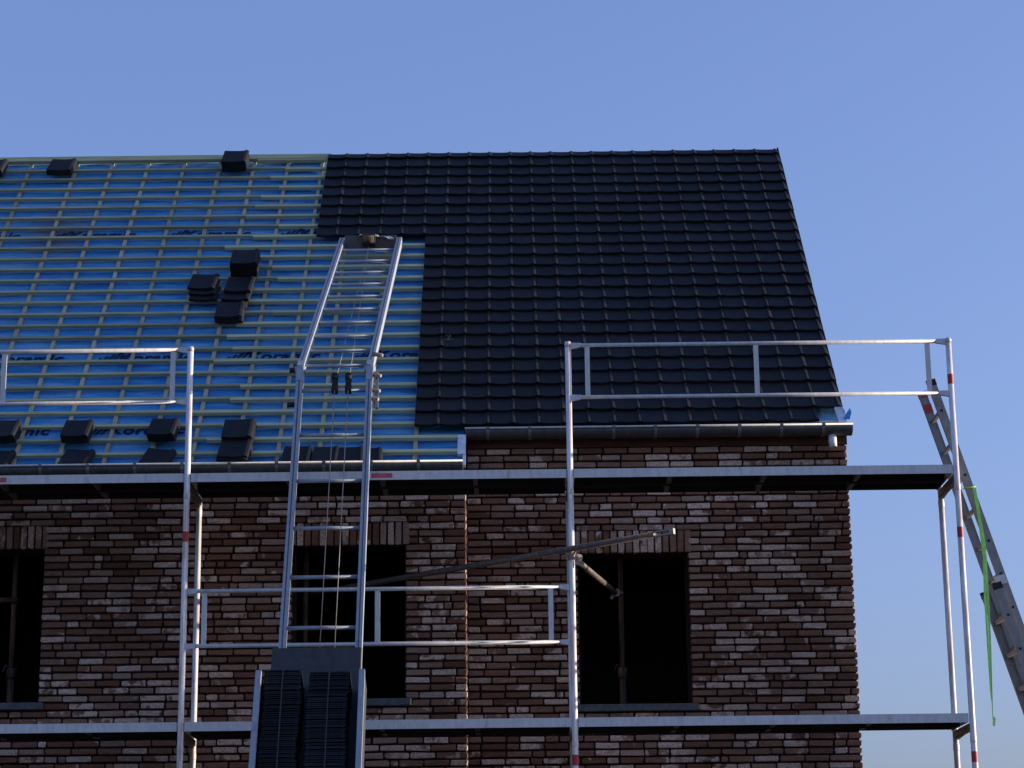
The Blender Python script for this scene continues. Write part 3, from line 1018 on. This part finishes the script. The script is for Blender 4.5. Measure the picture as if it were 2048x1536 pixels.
# ------------------------------------------------------------------ loose tiles lying on the battens
loose = tile_mesh('loose_tile').mesh('loose_tile', MT['tile'])
def loose_stack(x, s, n, label, rz=0.0, step=.0, dx=0.0, sc=1.18, th=.019, group='tile stacks on the battens'):
    M0 = RM(x, s, .012)
    t = thing('tile_stack', label, 'roof tiles', M0.translation, group)
    for k in range(n):
        M = RM(x + dx * k + random.uniform(-.004, .004), s + step * k + random.uniform(-.003, .003), .030 + th * k, rz + random.uniform(-.012, .012), math.radians(0)) @ Matrix.Translation((-.111 * sc, 0, 0)) @ Matrix.Diagonal((sc, sc * .98, 1.0, 1.0))
        link('roof_tile', loose, M, t)
    return t
B_ = 'black roof tiles'
loose_stack(-5.53, .47, 4, 'stack of black roof tiles under the ridge board, cut by the picture edge', .0)
loose_stack(-4.80, .44, 3, 'low stack of black roof tiles hanging against the bare ridge board', -.02)
loose_stack(-2.935, .40, 6, 'stack of black roof tiles poking above the ridge board against the sky', .0)
loose_stack(-2.605, 2.72, 8, 'thick block of black roof tiles, topmost of the cluster on the open battens', .0)
loose_stack(-2.955, 3.19, 3, 'black roof tiles lapped like steps, leftmost of the cluster on the open battens', -.05, -.075, -.018)
loose_stack(-2.655, 3.36, 3, 'lapped black roof tiles directly below the thick block on the open battens', -.04, -.13, .012)
loose_stack(-2.665, 3.61, 3, 'black roof tiles at the foot of the cluster on the open battens', .0, -.01, .0)
loose_stack(-4.42, 5.64, 4, 'stack of black roof tiles near the eave, cut by the picture edge', -.03, .0, .0, 1.06)
loose_stack(-3.785, 5.645, 4, 'stack of black roof tiles second along the row above the eave', -.03, 0, 0, 1.06)
loose_stack(-3.04, 5.64, 4, 'stack of black roof tiles just left of the scaffold post, above the eave row', -.03, 0, 0, 1.06)
loose_stack(-2.375, 5.70, 4, 'stack of black roof tiles just right of the scaffold post, with more tiles below', .0)
loose_stack(-2.385, 6.06, 4, 'black roof tiles on the gutter edge right of the scaffold post, lowest of the column', -.05, -.02)
loose_stack(-4.42, 6.07, 2, 'black roof tiles on the gutter edge, cut by the picture edge', -.1, 0, 0, 1.1)
loose_stack(-3.745, 6.07, 2, 'black roof tiles on the gutter edge, second along the lowest row', -.12, 0, 0, 1.1)
loose_stack(-3.06, 6.07, 2, 'black roof tiles leaning on the gutter edge left of the scaffold post', -.16, 0, 0, 1.1)
for k, (x, w) in enumerate(((-1.85, 'just outside the far hoist ladder stile'), (-1.60, 'between the hoist stiles, by the far stile'), (-1.38, 'between the hoist stiles, nearer the finished tiling'), (-1.22, 'under the hoist stile nearest the finished tiling'))):
    loose_stack(x, 6.08 - .01 * (k % 2), 3 if k < 3 else 2, 'black roof tiles on the gutter edge ' + w, .02 * (k - 1), 0, 0, 1.0 + .08 * (k == 0))

# ------------------------------------------------------------------ extension ladder against the scaffold end
lad = thing('extension_ladder', 'grey aluminium extension ladder leaning against the scaffold end', 'ladder', (5.33, .35, 0))
def LP(z, y, off=0.0):
    """point on the ladder; off = along the ladder's under side normal"""
    d = Vector((.29, 0, -1)).normalized()
    nrm = Vector((-d.z, 0, d.x)) * -1
    return Vector((3.455 + .29 * (6.56 - z), y, z)) + nrm * off
lu = Vector((1, 0, .29)).normalized()
YN, YF = .155, .555
sections = (('fly', 6.56, 3.6, YN, YF, 0.0), ('base', 4.88, .02, YN - .032, YF + .032, .066))
for nm, z0, z1, ya, yb, off in sections:
    for y in (ya, yb):
        m = MB(); a, b = LP(z0, y, off), LP(z1, y, off)
        m.bar(a, b, .028, .070, lu)
        st = m.build('stile', 'ladder_alu', lad)
        m = MB(); sg = 1 if y > .3 else -1
        m.bar(a + Vector((0, -.0135 * sg, 0)) + lu * .030, b + Vector((0, -.0135 * sg, 0)) + lu * .030, .010, .008, lu)
        m.bar(a + Vector((0, -.0135 * sg, 0)) - lu * .030, b + Vector((0, -.0135 * sg, 0)) - lu * .030, .010, .008, lu)
        m.build('stile_flange', 'ladder_alu', st)
        m = MB(); m.bar(LP(z0 + .022, y, off), LP(z0 - .03, y, off), .031, .076, lu); m.build('end_cap', 'black' if (y < .3 or nm == 'base') else 'red', lad)
    z = z0 - .24
    while z > z1 + .1:
        m = MB(); m.bar(LP(z, ya - .0145, off), LP(z, yb + .0145, off), .030, .030, lu); m.build('rung', 'ladder_alu', lad)
        m = MB(); m.tube([LP(z, ya - .0185, off), LP(z, ya - .0148, off)], .0115, 10); m.build('rung_plug', 'black', lad)
        z -= .272
m = MB(); m.bar(LP(6.47, YF - .016), LP(6.40, YF - .016), .012, .072, lu); m.build('red_tag', 'red', lad)
m = MB(); m.bar(LP(4.95, YN - .004, .02), LP(4.88, YN - .004, .02), .040, .085, lu); m.build('guide_bracket', 'galv', lad)

# strap hanging from it
stp = thing('tie_strap', 'lime green strap hanging down from the leaning ladder', 'strap', (3.77, .12, 3.73))
m = MB()
def ribbon(mb, pts, w):
    for (a, b_, wa, wb) in zip(pts[:-1], pts[1:], w[:-1], w[1:]):
        a, b_ = Vector(a), Vector(b_)
        vs = []
        for p, ww in ((a, wa), (b_, wb)):
            for i, j in ((-1, -1), (1, -1), (1, 1), (-1, 1)):
                vs.append(p + Vector((i * ww / 2, j * .0012, 0)))
        mb.add(vs, ((0, 1, 2, 3), (7, 6, 5, 4), (0, 4, 5, 1), (1, 5, 6, 2), (2, 6, 7, 3), (3, 7, 4, 0)))
yy = .115
ribbon(m, [(3.745, yy, 5.66), (3.768, yy, 5.45), (3.79, yy, 5.1), (3.776, yy, 4.8), (3.772, yy, 4.4), (3.770, yy, 4.0), (3.772, yy, 3.93)], [.026, .028, .024, .021, .017, .012, .005])
m.build('strand', 'strap', stp)
m = MB()
ribbon(m, [(3.745, yy + .006, 5.66), (3.80, yy + .006, 5.2), (3.800, yy + .006, 4.8), (3.792, yy + .006, 4.4), (3.778, yy + .006, 3.98), (3.774, yy + .006, 3.82), (3.784, yy + .006, 3.80), (3.778, yy + .006, 3.74)], [.020, .020, .018, .016, .010, .006, .024, .018])
m.build('strand', 'strap', stp)
m = MB(); q = LP(5.66, YN); 
m.tube([Vector((q.x + sx * .045, YN + sy * .022, q.z + dz)) for sx, sy, dz in ((-1, -1, 0), (1, -1, .02), (1, 1, .03), (-1, 1, .01), (-1, -1, 0))], .006, 6)
m.build('loop', 'strap', stp)
